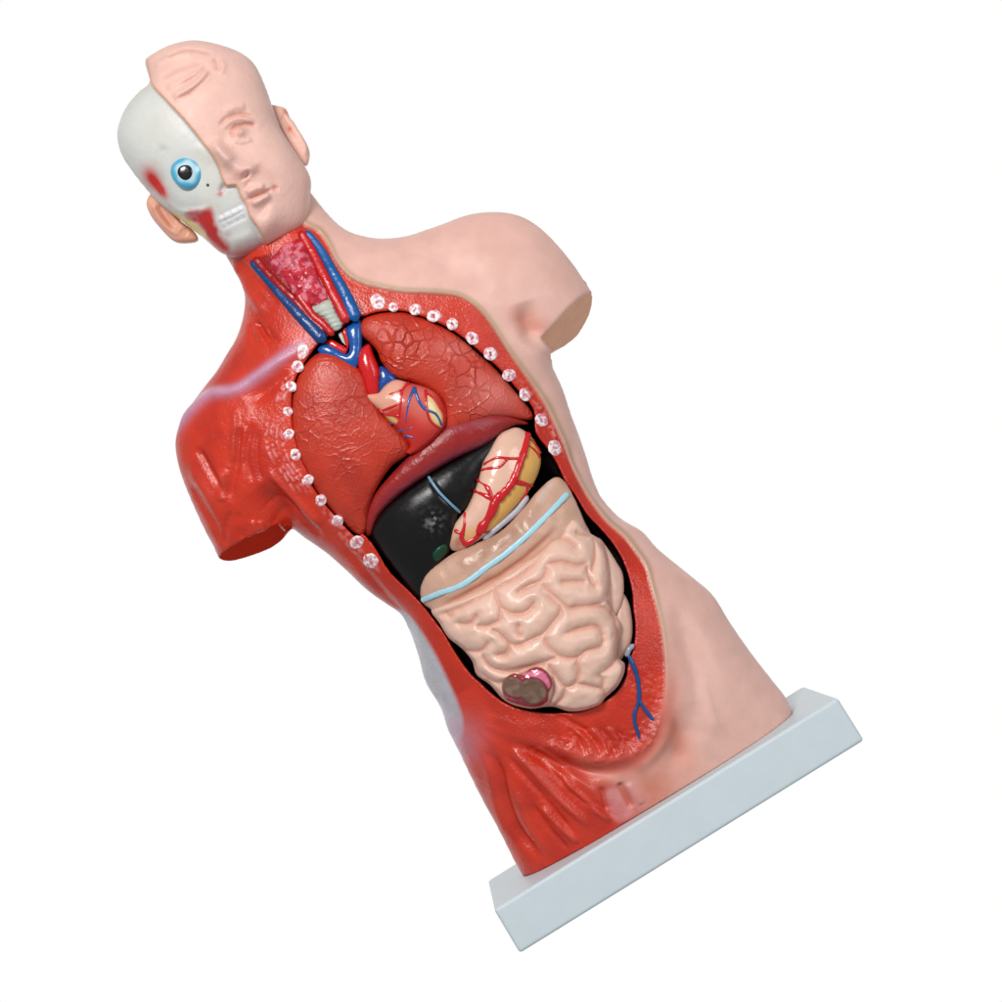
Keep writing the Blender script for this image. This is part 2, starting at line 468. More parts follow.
def fan(pole, r0, r1, k, reg):
    cx, cz = onbody([pole])[0]; rr = np.hypot(x-cx, z-cz); th = np.arctan2(z-cz, x-cx)
    cx2, cz2 = onbody([reg[0]])[0]
    w = sstep(r0, r0+25, rr)*sstep(r1, r1-40, rr)*np.exp(-(((x-cx2)**2+(z-cz2)**2)/reg[1]**2)**2)
    n1 = noise(th*k*10, rr/7, 10)-.5
    return w*(n1*2.6+(noise(th*k*23, rr/6, 10)-.5)*1.1)
disp += (1-wskin)*(fan((447,705), 25, 260, 4.0, ((530,800), 95))+fan((232,575), 20, 240, 3.2, ((225,470), 75))+fan((292,520), 25, 220, 3.0, ((275,400), 80)))
V = V+N0*(disp*front*notcav)[:, None]
N1 = vnormals(V, Q)

red = lin((202,50,25)); skin = lin((224,178,165))
col = np.zeros((len(V), 3)); col[:] = red
def blend(col, w, c): 
    w = np.clip(w, 0, 1)[:, None]; return col*(1-w)+lin(c)*w
col = blend(col, 0.45*sstep(.45, .75, noise(x, z, 26)), (178,34,19))
for pts, wd, a in BS:
    pass
g_ = stroke_field([s for s in BS if s[2] > 0], x, z, onbody)
col = blend(col, 0.10*g_/3.0, (214,110,100))
# pale tendon over the collar bone and shoulder
col = blend(col, 0.8*stroke_field([(Z('D', (20,470),(130,340),(200,285),(290,268),(380,212),(600,50)), 5.8, 1.0)], x, z, onbody), (196,156,186))
# red speckle rows
col = blend(col, 0.75*rows, (232,150,150))
# rim tone: darker crimson against the cavity edge on the right hand strip
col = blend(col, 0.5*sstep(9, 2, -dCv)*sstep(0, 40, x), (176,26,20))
# white fascia at the hip
hip = catmull(onbody(Z('F', (0,335),(45,370),(100,440),(150,520),(190,600),(230,690),(225,760),(190,790),(150,760),(100,640),(40,420)), 0), True, 4)
hip = np.concatenate([flat(Z('F', (-40,330))), onbody(Z('F', (20,335),(70,390),(120,470),(165,560),(205,650),(225,720),(215,780))), flat(Z('F', (150,800),(60,640),(-20,420)))])
col = blend(col, sstep(-3, 3, sdf(x, z, catmull(hip, True, 4)))*sstep(-355, -150, z*0-200), (180,194,202))
cx, cz = onbody([(452,735)])[0]
col = blend(col, 0.75*np.exp(-((x-cx)/14)**2-((z-cz)/26)**2), (196,160,186))
col = blend(col, 0.5*blobs_field([((444,770),8,30,0,1.0), ((470,735),18,22,-30,.8)], x, z, onbody), (206,130,140))
# pale tendons near the pubis
T1 = catmull(onbody(Z('k', (285,640),(360,620),(430,720),(470,765),(370,830),(300,750))), True, 3)
T2 = catmull(onbody(Z('k', (410,580),(500,590),(570,670),(520,740),(470,740),(430,660))), True, 3)
TEND = np.maximum(sstep(-3, 3, sdf(x, z, T1)), .75*sstep(-4, 4, sdf(x, z, T2)))
# skin
skc = np.zeros_like(col); skc[:] = skin
skc = blend(skc, 0.6*sstep(.4, .8, noise(x, z, 40)), (220,174,160))
skc = blend(skc, blobs_field([((528,322),10,20,35,0.75), ((676,735),12,34,-10,0.7), ((648,796),40,26,25,0.95)], x, z, onbody), (206,124,102))
skc = blend(skc, blobs_field([((365,282),14,10,0,0.25), ((648,600),12,18,0,0.3)], x, z, onbody), (206,150,132))
skc = blend(skc, 0.8*sstep(0.0, 0.8, noise(x*3, z, 30))*sstep(22, 2, seg_dist(x, z, catmull(onbody(Z('k', (720,0),(690,200),(620,350),(480,470))), False, 4), False)[0]), (228,176,160))
skc = blend(skc, .8*sstep(.66, .8, lineL)*np.exp(-(dS/16)**2), (196,84,66))
w = wskin[:, None]; col = col*(1-w)+skc*w
col = blend(col, .5*TEND*(.6+.6*noise(x, z, 9)), (226,164,166))
ed = seg_dist(x, z, sk_line, False)[0]
tan = np.exp(-((dS-2.4)/2.6)**2)*(1-sstep(.62, .78, lineL))*(lineL > 0.01)
col = blend(col, 0.85*tan, (178,146,118))
# dark crimson recess of the neck panel
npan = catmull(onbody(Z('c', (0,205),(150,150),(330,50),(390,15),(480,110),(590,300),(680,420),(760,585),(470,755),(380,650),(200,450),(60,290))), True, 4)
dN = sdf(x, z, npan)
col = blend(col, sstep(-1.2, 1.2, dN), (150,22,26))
# stump cut faces
N = N0
stump = np.zeros(len(V), bool)
for (p0, n_, ny_, cc) in (((570,325.5), (.8,.6), -0.27, (238,186,156)), ((257,544.5), (.39,.92), -0.21, (200,52,34))):
    cx, cz = P(*p0); q = P(p0[0]+n_[0]*100, p0[1]+n_[1]*100); nx_, nz_ = (q[0]-cx), (q[1]-cz); l = math.hypot(nx_, nz_); nx_ /= l; nz_ /= l
    al = N0[:, 0]*nx_+N0[:, 2]*nz_
    m = (np.hypot(x-cx, z-cz) < 44) & (al > 0.8) & (((x-cx)*nx_+(z-cz)*nz_+ny_*V[:, 1]) > -2.5)
    stump |= m; col[m] = lin(cc)
col = np.concatenate([col, np.clip(0.30+0.16*wskin+0.16*(noise(x, z, 14)-.5), .2, .6)[:, None]], 1)
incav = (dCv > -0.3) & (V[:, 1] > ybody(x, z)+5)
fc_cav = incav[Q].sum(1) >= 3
fc_st = stump[Q].sum(1) >= 3
fx, fz = x[Q].mean(1), z[Q].mean(1)
fS = sdf(fx, fz, sk_poly) > 0
left = fx < 0
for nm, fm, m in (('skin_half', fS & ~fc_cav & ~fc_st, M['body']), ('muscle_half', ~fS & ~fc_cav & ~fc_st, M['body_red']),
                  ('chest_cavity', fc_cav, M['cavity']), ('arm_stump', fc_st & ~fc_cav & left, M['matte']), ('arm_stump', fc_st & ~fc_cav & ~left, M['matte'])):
    v, q, c, n = submesh(V, Q, col, N1, fm)
    lb = {'skin_half': 'smooth pale skin side of the torso', 'muscle_half': 'red muscle side of the torso'}.get(nm)
    if nm == 'arm_stump': lb = 'red cut face of the upper arm' if fm[0:0].size == 0 and v[:, 0].mean() < 0 else 'skin-coloured cut face of the upper arm'
    if nm == 'skin_half': SKIN = make(nm, v, q, c, m, N=n, label=lb)
    elif nm == 'muscle_half': MUSC = make(nm, v, q, c, m, N=n, label=lb)
    else: make(nm, v, q, c, m, N=n, label=lb)

# ------------------------------------------------------------------ generic relief solid
class Solid:
    def __init__(s, pts, off=0.0, k=1.0, L=30.0, thick=22.0, h=1.4, ref=None, closed_step=3, y=None, grow=0.0):
        s.ref = ref or ybody; s.off = off; s.k = k
        if y is not None: s.ref = lambda x, z: np.zeros_like(np.asarray(x, float))+y
        mp = s.map0
        s.poly = catmull(mp(pts), True, closed_step)
        lo = s.poly.min(0)-5*h; hi = s.poly.max(0)+5*h
        s.gx = np.arange(lo[0], hi[0], h); s.gz = np.arange(lo[1], hi[1], h); s.h = h
        X, Z_ = np.meshgrid(s.gx, s.gz, indexing='ij'); s.X, s.Z = X, Z_
        s.d = sdf(X, Z_, s.poly)+grow; s.phi = poisson(s.d, h, L, 2.0, 400)*k*k
        s.yc = s.ref(X, Z_)+off; s.thick = thick
        s.fphi = Field(s.gx[0], s.gz[0], h, s.phi)
        s.extra = None
    def map0(s, pts):
        out = []
        for a, b in pts:
            y = -50.0
            for _ in range(4):
                x, z = P(a, b, y); y = float(s.ref(x, z))+s.off
            out.append(P(a, b, y))
        return out
    def front(s, x, z):
        y = s.ref(x, z)+s.off-np.sqrt(np.maximum(s.fphi(x, z), 0))
        if s.extra is not None: y = y-s.extra(x, z)
        return y
    def map(s, pts):
        out = []
        for a, b in pts:
            y = -60.0
            for _ in range(5):
                x, z = P(a, b, y); y = float(s.front(np.array([x]), np.array([z]))[0])
            out.append(P(a, b, y))
        return out
    def mesh(s):
        h = s.h; y0 = (s.yc-np.sqrt(np.maximum(s.phi, 0))).min()-3*h
        inside = s.d > -3*h
        y1 = s.yc[inside].max()+s.thick+3*h
        gy = np.arange(y0, y1, h); F = np.empty((len(s.gx), len(gy), len(s.gz)), f32)
        sq = np.sqrt(np.maximum(s.phi, 0))
        for j, y in enumerate(gy):
            t = s.yc-y
            a = (s.phi-t*t)/(sq+np.abs(t)+2)
            b = np.minimum(s.d, s.thick+t)
            F[:, j, :] = np.where(t > 0, a, b)
        V, Q = nets(F, (s.gx[0], gy[0], s.gz[0]), h)
        N = vnormals(V, Q)
        fr = sstep(0.05, 0.4, -N[:, 1])
        if s.extra is not None: V[:, 1] -= s.extra(V[:, 0], V[:, 2])*fr
        s.fr = fr
        return V, Q, N
    def build(s, name, col, m, disp=None, parent=None, label=None, paint=None):
        V, Q, N = s.mesh()
        if disp is not None: V = V+N*(disp(V[:, 0], V[:, 2])*s.fr)[:, None]
        c = np.zeros((len(V), 3)); c[:] = lin(col)
        if paint is not None: c = paint(c, V[:, 0], V[:, 2], V)
        return make(name, V, Q, c, m, parent=parent, label=label)

def tube(name, pts, r, col, m, surf=None, y=None, sink=0.3, parent=None, n=10, flatk=1.0, label=None, seg=3.0, r1=None, wob=0.0):
    """vessel laid along a surface; pts traced, surf = mapper object with map()/front()"""
    if surf is None:
        class _b: 
            front = staticmethod(ybody)
            @staticmethod
            def map(p): return onbody(p)
        surf = _b
    if y is None:
        p2 = catmull(surf.map(pts), False, seg); yy = surf.front(p2[:, 0], p2[:, 1])
        for _ in range(2): yy = np.convolve(np.pad(yy, 1, 'edge'), [.25, .5, .25], 'valid')
    else:
        p2 = catmull([P(a, b, y) for a, b in pts], False, seg); yy = np.full(len(p2), float(y))
    k = len(p2); t = np.linspace(0, 1, k)
    rad = r*(1-t)+(r1 if r1 is not None else r)*t
    if wob: rad = rad*(1+wob*(noise(p2[:, 0]*3, p2[:, 1]*3, 9)-0.5))
    C = np.stack([p2[:, 0], yy-rad*flatk*(0.75-sink), p2[:, 1]], 1)
    T = np.gradient(C, axis=0); T /= np.linalg.norm(T, axis=1, keepdims=True)+1e-9
    Y = np.array([0, -1.0, 0]); B = np.cross(T, Y); B /= np.linalg.norm(B, axis=1, keepdims=True)+1e-9
    U = np.cross(B, T)
    V = []; Q = []
    a = np.arange(n)*2*math.pi/n
    # rounded ends
    ring = []
    for e, (ci, ss) in enumerate(((0, -1), (k-1, 1))): pass
    stations = [(C[0]-T[0]*rad[0]*0.8, 0, 0.35)]+[(C[i], i, 1.0) for i in range(k)]+[(C[-1]+T[-1]*rad[-1]*0.8, k-1, 0.35)]
    for c, i, s_ in stations:
        rr = rad[i]*s_
        V.append(c+np.cos(a)[:, None]*B[i]*rr+np.sin(a)[:, None]*U[i]*rr*flatk)
    V = np.concatenate(V); K = len(stations)
    for i in range(K-1):
        for j in range(n):
            Q.append((i*n+j, i*n+(j+1) % n, (i+1)*n+(j+1) % n, (i+1)*n+j))
    V = np.concatenate([V, [stations[0][0]], [stations[-1][0]]]); s0, s1 = K*n, K*n+1
    for j in range(0, n, 2):
        Q.append((s0, (j+2) % n, (j+1) % n, j)); b0 = (K-1)*n
        Q.append((s1, b0+j, b0+(j+1) % n, b0+(j+2) % n))
    return V, np.array(Q), np.broadcast_to(lin(col), (len(V), 3))

def tubes(name, specs, m, parent=None, label=None):
    Vs, Qs, Cs = [], [], []; o = 0
    for sp in specs:
        v, q, c = tube('', **sp, m=None, name=None) if False else tube(None, sp['pts'], sp['r'], sp['col'], None, **{k: v for k, v in sp.items() if k not in ('pts', 'r', 'col')})
        Vs.append(v); Qs.append(q+o); Cs.append(c); o += len(v)
    return make(name, np.concatenate(Vs), np.concatenate(Qs), np.concatenate(Cs), m, parent=parent, label=label)

# ------------------------------------------------------------------ ribs cut ends
RIBS = [('o',385,72,8.3),('o',360,165,6.8),('o',320,290,6.2),('o',298,447,5.6),('o',303,590,6.2),('o',347,718,6.2),('o',424,878,6.4),
        ('D',620,695,6.4),('D',683,775,6.6),('D',758,857,7.6),('D',812,928,8.6),
        ('C',145,392,8.4),('C',205,413,5.4),('C',290,422,6.6),('C',362,447,7.2),('C',433,478,6.6),('C',510,533,7.2),('C',580,593,7.5),
        ('C',652,675,7.2),('C',713,750,6.8),('C',777,848,7.2),('C',828,955,8.2)]
for wn, a, b, r in RIBS:
    r *= 0.92
    px = Z(wn, (a, b))[0]; cx, cz = onbody([px])[0]
    side = 1 if wn == 'C' else -1
    nr, ns = 9, 28
    V = []; cc = []; Q = []
    e = 1+0.15*rng.randn(); ph = rng.rand()*6; an = rng.rand()*3
    for i in range(nr+1):
        t = i/nr
        for j in range(ns):
            an_ = j*2*math.pi/ns
            rr = r*t*(1+0.05*math.sin(2*an_+ph)+0.03*math.sin(5*an_+ph*2)+0.02*math.sin(9*an_+ph*3))
            X_ = cx+rr*math.cos(an_)*(1.0 if e > 1 else .9); Z_ = cz+rr*math.sin(an_)*(0.9 if e > 1 else 1.0)
            prof = 0.8*(1-t**5) - 0.5*math.exp(-(t/0.3)**2)+0.7*(noise(np.array([X_*3+ph*9]), np.array([Z_*3]), 7)[0]-.5)*(1-t*t)
            V.append((X_, float(ybody(X_, Z_))+1.2-prof-1.6*float(1), Z_))
            n_ = noise(np.array([X_*1.6+50*ph]), np.array([Z_*2.2]), 3.0)[0]
            w1 = (1-sstep(.15, .40, np.array([t+.12*math.sin(an_*2+ph)]))[0])*(.55+.45*math.sin(ph*7)**2); w2 = max(0, min(1, (n_-.42)*4))*(0.9 if 0.2 < t < 0.9 else .4)
            c = lin((240,236,232))*(1-w2)+lin((214,120,150))*w2; c = c*(1-w1)+lin((166,40,70))*w1
            cc.append(c)
    for i in range(nr):
        for j in range(ns):
            Q.append((i*ns+j, i*ns+(j+1) % ns, (i+1)*ns+(j+1) % ns, (i+1)*ns+j))
    # short wall into the body
    o0 = len(V)
    for j in range(ns):
        v = V[nr*ns+j]; V.append((v[0], v[1]+5, v[2])); cc.append(cc[nr*ns+j])
    for j in range(ns):
        Q.append((nr*ns+j, nr*ns+(j+1) % ns, o0+(j+1) % ns, o0+j))
    Q = np.array(Q)[:, ::-1]
    make('rib_end', np.array(V), Q, np.array(cc), M['bone'])

# ------------------------------------------------------------------ neck
BLUE = (12,78,150); DRED = (176,22,30)
panel_ref = lambda x, z: ybody(x, z)
lar = Solid(Z('c', (150,175),(230,100),(330,60),(375,130),(440,260),(520,455),(410,515),(320,460),(225,330),(140,250)), off=1.0, k=0.62, L=14, thick=5, h=0.9)
def lar_paint(c, x, z, V):
    c = blend(c, sstep(.45, .7, noise(x, z, 5.0))*.75, (224,130,146)); c = blend(c, sstep(.55, .75, noise(x+40, z, 3.0))*.6, (150,14,36)); 
    return c
LAR = lar.build('larynx', (190,40,58), M['vessel'], disp=lambda x, z: (noise(x, z, 6)-.5)*3+(noise(x, z, 2.4)-.5)*1.0, paint=lar_paint, label='pink mottled larynx in the neck window')
tra = Solid(Z('c', (405,530),(530,465),(575,550),(618,637),(560,672),(500,592)), off=0.5, k=.8, L=10, thick=5, h=.8)
tdir = np.array(P(325,325))-np.array(P(318,303)); tdir /= np.linalg.norm(tdir)
TRA = tra.build('trachea', (178,184,172), M['bone'], disp=lambda x, z: 0.35*np.sin((x*tdir[0]+z*tdir[1])*2*math.pi/4.6), label='grey ringed windpipe')
tubes('thyroid', [dict(pts=Z('c', (330,440),(420,570),(480,620),(545,690)), r=4.6, col=(186,22,24), r1=3.6, flatk=.7)], M['vessel'])
tubes('carotid_artery', [dict(pts=Z('c', (45,200),(150,320),(280,450),(390,570),(490,665)), r=3.8, col=(150,16,20), flatk=.5)], M['vessel'])
tubes('jugular_vein', [dict(pts=Z('c', (18,222),(110,325),(240,470),(360,600),(478,722)), r=3.2, r1=6.6, col=(14,62,120), flatk=.5)], M['vessel'])
tubes('carotid_artery', [dict(pts=Z('c', (345,28),(430,175),(530,375),(640,592)), r=4.4, r1=5.4, col=(190,20,24), flatk=.5)], M['vessel'])
tubes('jugular_vein', [dict(pts=Z('c', (382,22),(465,125),(555,285),(640,440),(700,578)), r=3.6, r1=6.4, col=(12,84,152), flatk=.5)], M['vessel'])

# ------------------------------------------------------------------ organs
organ_floor = 16
# great vessels
gv = dict(off=6, k=.75, L=9, thick=12, h=1.0)
s = Solid(Z('c', (448,800),(500,758),(580,795),(648,832),(665,775),(640,662),(690,618),(738,600),(748,770),(725,900),(705,935),(560,860),(468,832)), **gv)
VC = s.build('vena_cava', (10,82,158), M['gloss'], label='blue forked vein above the heart')
s = Solid(Z('c', (500,760),(545,733),(600,762),(655,795),(640,832),(590,812)), off=7, k=.7, L=7, thick=10, h=.9)
s.build('branch_artery', (206,26,26), M['gloss'])
s = Solid(Z('c', (612,668),(640,648),(662,760),(655,800),(632,745)), off=7, k=.7, L=7, thick=10, h=.8)
s.build('branch_artery', (206,26,26), M['gloss'])
s = Solid(Z('c', (588,690),(612,678),(642,775),(615,750)), off=8, k=.7, L=7, thick=10, h=.8)
s.build('windpipe_end', (190,196,184), M['bone'])
s = Solid(Z('d', (288,178),(330,160),(358,230),(402,340),(398,390),(385,500),(320,510),(285,400),(252,300),(262,215)), off=6, k=1.0, L=14, thick=12, h=1.0)
s.build('aorta', (204,16,22), M['gloss'], label='bright red aorta')
s = Solid(Z('d', (405,305),(500,372),(520,400),(450,460),(400,510),(372,500),(385,400)), off=9, k=.8, L=10, thick=10, h=1.0)
s.build('pulmonary_trunk', (10,72,150), M['gloss'], label='blue vessel beside the aorta')

# heart
HR = Solid(Z('d', (310,500),(390,487),(425,445),(500,398),(600,418),(700,445),(790,500),(838,580),(846,680),(805,752),(700,850),(600,900),(570,880),(600,840),(500,720),(400,610),(330,540)), off=3, k=.8, L=26, thick=22, h=1.0)
fat = catmull(HR.map(Z('d', (715,495),(750,520),(790,590),(815,640),(810,710),(770,690),(735,640),(718,580))), True, 2)
fat2 = catmull(HR.map(Z('d', (410,640),(450,630),(520,670),(510,690),(440,670))), True, 2)
atr = catmull(HR.map(Z('d', (300,480),(420,430),(500,380),(570,410),(540,480),(530,560),(450,600),(400,660),(330,600))), True, 2)
def heart_paint(c, x, z, V):
    c = blend(c, sstep(-4, 4, sdf(x, z, atr)), (222,160,138))
    c = blend(c, .55*blobs_field([Z('d', (620,520))[0:1][0:1] and (Z('d', (610,540))[0], 12, 14, 0, 1.0), (Z('d', (700,620))[0], 10, 14, 0, .9), (Z('d', (700,480))[0], 16, 6, -30, .9)], x, z, HR.map), (216,120,108))
    c = blend(c, sstep(-1.5, 1.5, sdf(x, z, fat)), (226,196,136)); c = blend(c, sstep(-1, 1, sdf(x, z, fat2)), (216,180,110))
    return c
HEART = HR.build('heart', (196,38,28), M['gloss'], paint=heart_paint, disp=lambda x, z: (noise(x, z, 9)-.5)*.6, label='beige and red heart with painted vessels')
R_ = (196,14,26)
tubes('coronary_artery', [dict(pts=Z('d', *p), r=r, col=R_, surf=HR, flatk=.5, n=8, r1=r1) for p, r, r1 in (
  ([(592,420),(550,475),(540,560),(530,650)], 1.6, 1.0), ([(548,470),(500,482),(465,497)], 1.4, .7), ([(398,612),(460,590),(535,560)], 1.5, 1.2),
  ([(400,600),(440,630),(530,640)], 1.4, .8), ([(395,585),(410,640)], 1.2, .8), ([(705,470),(712,590),(740,680),(800,722)], 1.5, 1.0), ([(705,485),(755,520),(800,580),(822,612)], 1.5, .8))], M['gloss'], parent=HEART)
tubes('coronary_vein', [dict(pts=Z('d', *p), r=r, col=(16,80,148), surf=HR, flatk=.5, n=8, r1=r1) for p, r, r1 in (
  ([(630,450),(655,530),(700,595),(770,625),(812,700)], 1.7, 1.1), ([(630,455),(595,540),(572,680)], 1.8, .5), ([(525,742),(615,720)], 1.2, .6),
  ([(565,772),(640,788)], 1.2, .6), ([(470,695),(512,686)], 1.2, .6))], M['gloss'], parent=HEART)

# lungs
def lung_paint(c, x, z, V):
    c = blend(c, .7*sstep(.4, .8, noise(x, z, 22)), (172,40,24)); return c
LR = Solid(Z('D', (590,148),(640,128),(700,150),(760,190),(790,230),(805,290),(860,365),(960,488),(885,560),(830,640),(800,720),(777,822),(700,765),(625,680),(570,590),(530,500),(512,400),(516,300),(545,205)),
           off=9, k=.85, L=13, thick=organ_floor, h=1.2, grow=1.8)
LR.build('lung', (190,52,30), M['lung_soft'], paint=lung_paint, label='red lung on the muscle side of the chest')
LL = Solid(Z('C', (86,470),(140,445),(230,438),(300,455),(380,490),(450,530),(520,590),(590,652),(660,730),(738,834),(650,830),(560,836),(480,866),(412,884),(408,800),(390,760),(340,722),(270,692),(210,672),(165,620),(150,580),(120,545),(88,515)),
           off=9, k=.85, L=13, thick=organ_floor, h=1.2, grow=1.8)
def crackle(x, z):
    return 0
def lung2_paint(c, x, z, V):
    c = lung_paint(c, x, z, V)
    return blend(c, blobs_field([(Z('C', (590,750))[0], 28, 20, -40, .55), (Z('C', (440,570))[0], 22, 10, -40, .4)], x, z, LL.map), (220,126,116))
LL.build('lung', (190,52,30), M['lung'], paint=lung2_paint, label='red lung on the skin side of the chest',
         disp=lambda x, z: stroke_field([(Z('p', (380,430),(385,560),(385,690)), 1.6, 1.4), (Z('p', (360,710),(380,770),(385,830)), 1.4, 1.0), (Z('p', (130,240),(210,330),(290,460)), 1.4, 1.0)], x, z, LL.map))

# diaphragm
DI = Solid(Z('E', (108,604),(88,560),(120,460),(200,360),(300,260),(400,170),(520,130),(620,120),(728,168),(680,172),(640,192),(560,252),(450,302),(330,372),(220,452),(150,525),(122,598)),
           off=12, k=.9, L=16, thick=12, h=1.2)
def dia_paint(c, x, z, V):
    c = blend(c, .75*stroke_field([(Z('E', (120,560),(220,440),(340,360),(450,290),(580,230),(690,165)), 5, 1.0)], x, z, DI.map), (128,52,70))
    return blend(c, .5*stroke_field([(Z('E', (400,200),(480,180),(600,150)), 4, 1.0)], x, z, DI.map), (150,70,84))
DI.build('diaphragm', (150,34,34), M['vessel'], paint=dia_paint, label='dark maroon diaphragm under the lungs')

# liver
LV = Solid(Z('E', (118,600),(130,560),(170,500),(260,425),(400,335),(560,245),(650,190),(600,290),(550,360),(525,430),(492,492),(455,520),(445,600),(425,655),(385,720),(345,800),(312,868),(240,775),(150,655)),
           off=10, k=.62, L=34, thick=14, h=1.3)
gb = LV.map(Z('E', (385,662)))[0]
LIVER = LV.build('liver', (12,10,10), M['liver'], label='black glossy liver', paint=lambda c, x, z, V: blend(c, sstep(.55, .8, noise(x, z, 3))*blobs_field([(Z('E', (360,545))[0], 9, 8, 0, .8)], x, z, LV.map), (120,125,125)),
         disp=lambda x, z: blobs_field([(Z('E', (370,540))[0], 10, 10, 0, 1.0)], x, z, LV.map)*(noise(x, z, 3)-.5)*3+stroke_field([(Z('E', (345,378),(380,430),(460,508)), 3, -1.5)], x, z, LV.map))
tubes('falciform_ligament', [dict(pts=Z('E', (342,374),(385,435),(462,510)), r=1.4, col=(112,152,178), surf=LV, flatk=.6, sink=.2)], M['gut'], parent=LIVER)
s = Solid(Z('E', (355,672),(380,640),(410,632),(418,652),(400,682),(370,702)), off=1, k=.8, L=8, thick=4, h=.8, ref=lambda x, z: LV.front(x, z))
s.build('gallbladder', (12,66,46), M['liver'], parent=LIVER, label='dark green gallbladder')

# stomach
SM = Solid(Z('E', (575,275),(610,215),(650,190),(690,184),(740,220),(770,280),(772,335),(740,410),(690,475),(620,550),(560,602),(490,648),(445,660),(422,640),(440,560),(490,490),(528,400),(550,320)),
           off=6, k=.85, L=24, thick=14, h=1.1)
ypoly = catmull(SM.map(Z('e', (447,120),(500,180),(520,290),(470,380),(410,470),(310,580),(225,612),(262,530),(300,450),(370,350),(405,260),(430,180))), True, 3)
ypol2 = catmull(SM.map(Z('e', (125,600),(190,590),(200,620),(140,672),(112,650))), True, 3)
def st_paint(c, x, z, V):
    c = blend(c, sstep(-1.5, 1.5, sdf(x, z, ypoly)), (226,172,88)); c = blend(c, .7*sstep(-4, 4, sdf(x, z, ypol2)), (226,172,96))
    return blend(c, blobs_field([(Z('e', (90,665))[0], 9, 6, 30, .8)], x, z, SM.map), (150,84,50))
STO = SM.build('stomach', (226,182,160), M['gloss'], paint=st_paint, disp=lambda x, z: (noise(x, z, 14)-.5)*.6, label='beige and yellow stomach')
A_ = [([(440,122),(425,190),(408,245),(370,345),(330,405),(280,455),(255,520),(195,612)], 2.6, 3.2), ([(408,243),(340,243),(285,240),(222,272)], 1.1, 1.1), ([(335,247),(300,285),(255,292),(208,302)], 1.0, 1.0),
      ([(170,405),(235,432),(278,455)], 1.2, 2.0), ([(188,350),(238,388),(262,445)], 1.1, 1.8), ([(366,360),(400,365),(462,380)], 2.2, 1.2), ([(432,375),(435,410),(405,450)], 1.5, .8),
      ([(438,175),(472,200),(498,235)], .9, .9), ([(455,150),(490,190),(505,215)], .9, .7), ([(205,608),(180,640),(128,672)], 2.2, 1.6), ([(128,672),(108,640),(124,580),(125,515)], 1.7, 1.0), ([(78,605),(115,625)], 1.2, 1.4), ([(200,612),(265,604)], 1.6, .8),
      ([(225,700),(130,675)], .6, .8)]
tubes('gastric_artery', [dict(pts=Z('e', *p), r=r, r1=r1, col=(200,14,26), surf=SM, flatk=.5, n=8, wob=.5) for p, r, r1 in [(p, r*1.4, r1*1.4) for p, r, r1 in A_[:-1]]], M['gloss'], parent=STO)
tubes('duodenum', [dict(pts=Z('e', (432,440),(390,500),(310,570),(225,640)), r=3.2, col=(176,176,188), surf=type('q', (), dict(map=staticmethod(lambda p: onbody(p, 4)), front=staticmethod(lambda x, z: ybody(x, z)+4))), flatk=.9)], M['gut'])

# colon
CO = Solid(Z('E', (318,860),(310,800),(340,742),(430,672),(520,632),(620,582),(700,500),(770,420),(830,374),(870,395),(900,450),(940,540),(960,620),(800,680),(600,800),(480,900),(400,930),(345,880)),
           off=4, k=.72, L=24, thick=14, h=1.3)
def co_paint(c, x, z, V):
    c = blend(c, .8*stroke_field([(Z('E', (360,780),(520,680),(700,560),(830,420)), 10, 1.0)], x, z, CO.map), (168,126,104))
    c = blend(c, .45*stroke_field([(Z('E', (760,480),(810,400),(840,385)), 4, 1.0)], x, z, CO.map), (206,194,188))
    return blend(c, .5*stroke_field([(Z('E', (380,880),(560,780),(700,700),(840,560)), 4, 1.0)], x, z, CO.map), (190,110,84))
COLON = CO.build('colon', (206,164,142), M['gut'], paint=co_paint,
         disp=lambda x, z: stroke_field([(Z('E', (720,520),(760,470),(790,400)), 4, 1.6), (Z('E', (380,880),(560,790),(700,700),(850,560)), 3, -2.5)], x, z, CO.map)+(noise(x, z, 10)-.5)*2, label='brownish beige colon band')
tubes('colon_band', [dict(pts=Z('E', (318,848),(380,822),(470,790),(570,718),(640,668),(720,600),(780,540),(875,440)), r=2.9, col=(168,212,226), surf=CO, flatk=.35, sink=.1, wob=.2)], M['gut'], parent=COLON, label='light blue stripe along the colon')
# descending colon behind the coils
s = Solid(Z('h', (600,215),(680,300),(750,410),(795,500),(800,640),(775,750),(730,815),(690,790),(640,600),(600,400)), off=5, k=.7, L=10, thick=12, h=1.2)
s.build('descending_colon', (216,176,160), M['gut'])
s = Solid(Z('i', (830,20),(880,80),(900,200),(893,300),(850,390),(800,420),(790,200)), off=9, k=.7, L=9, thick=10, h=1.2)
s.build('descending_colon', (206,168,150), M['gut'])

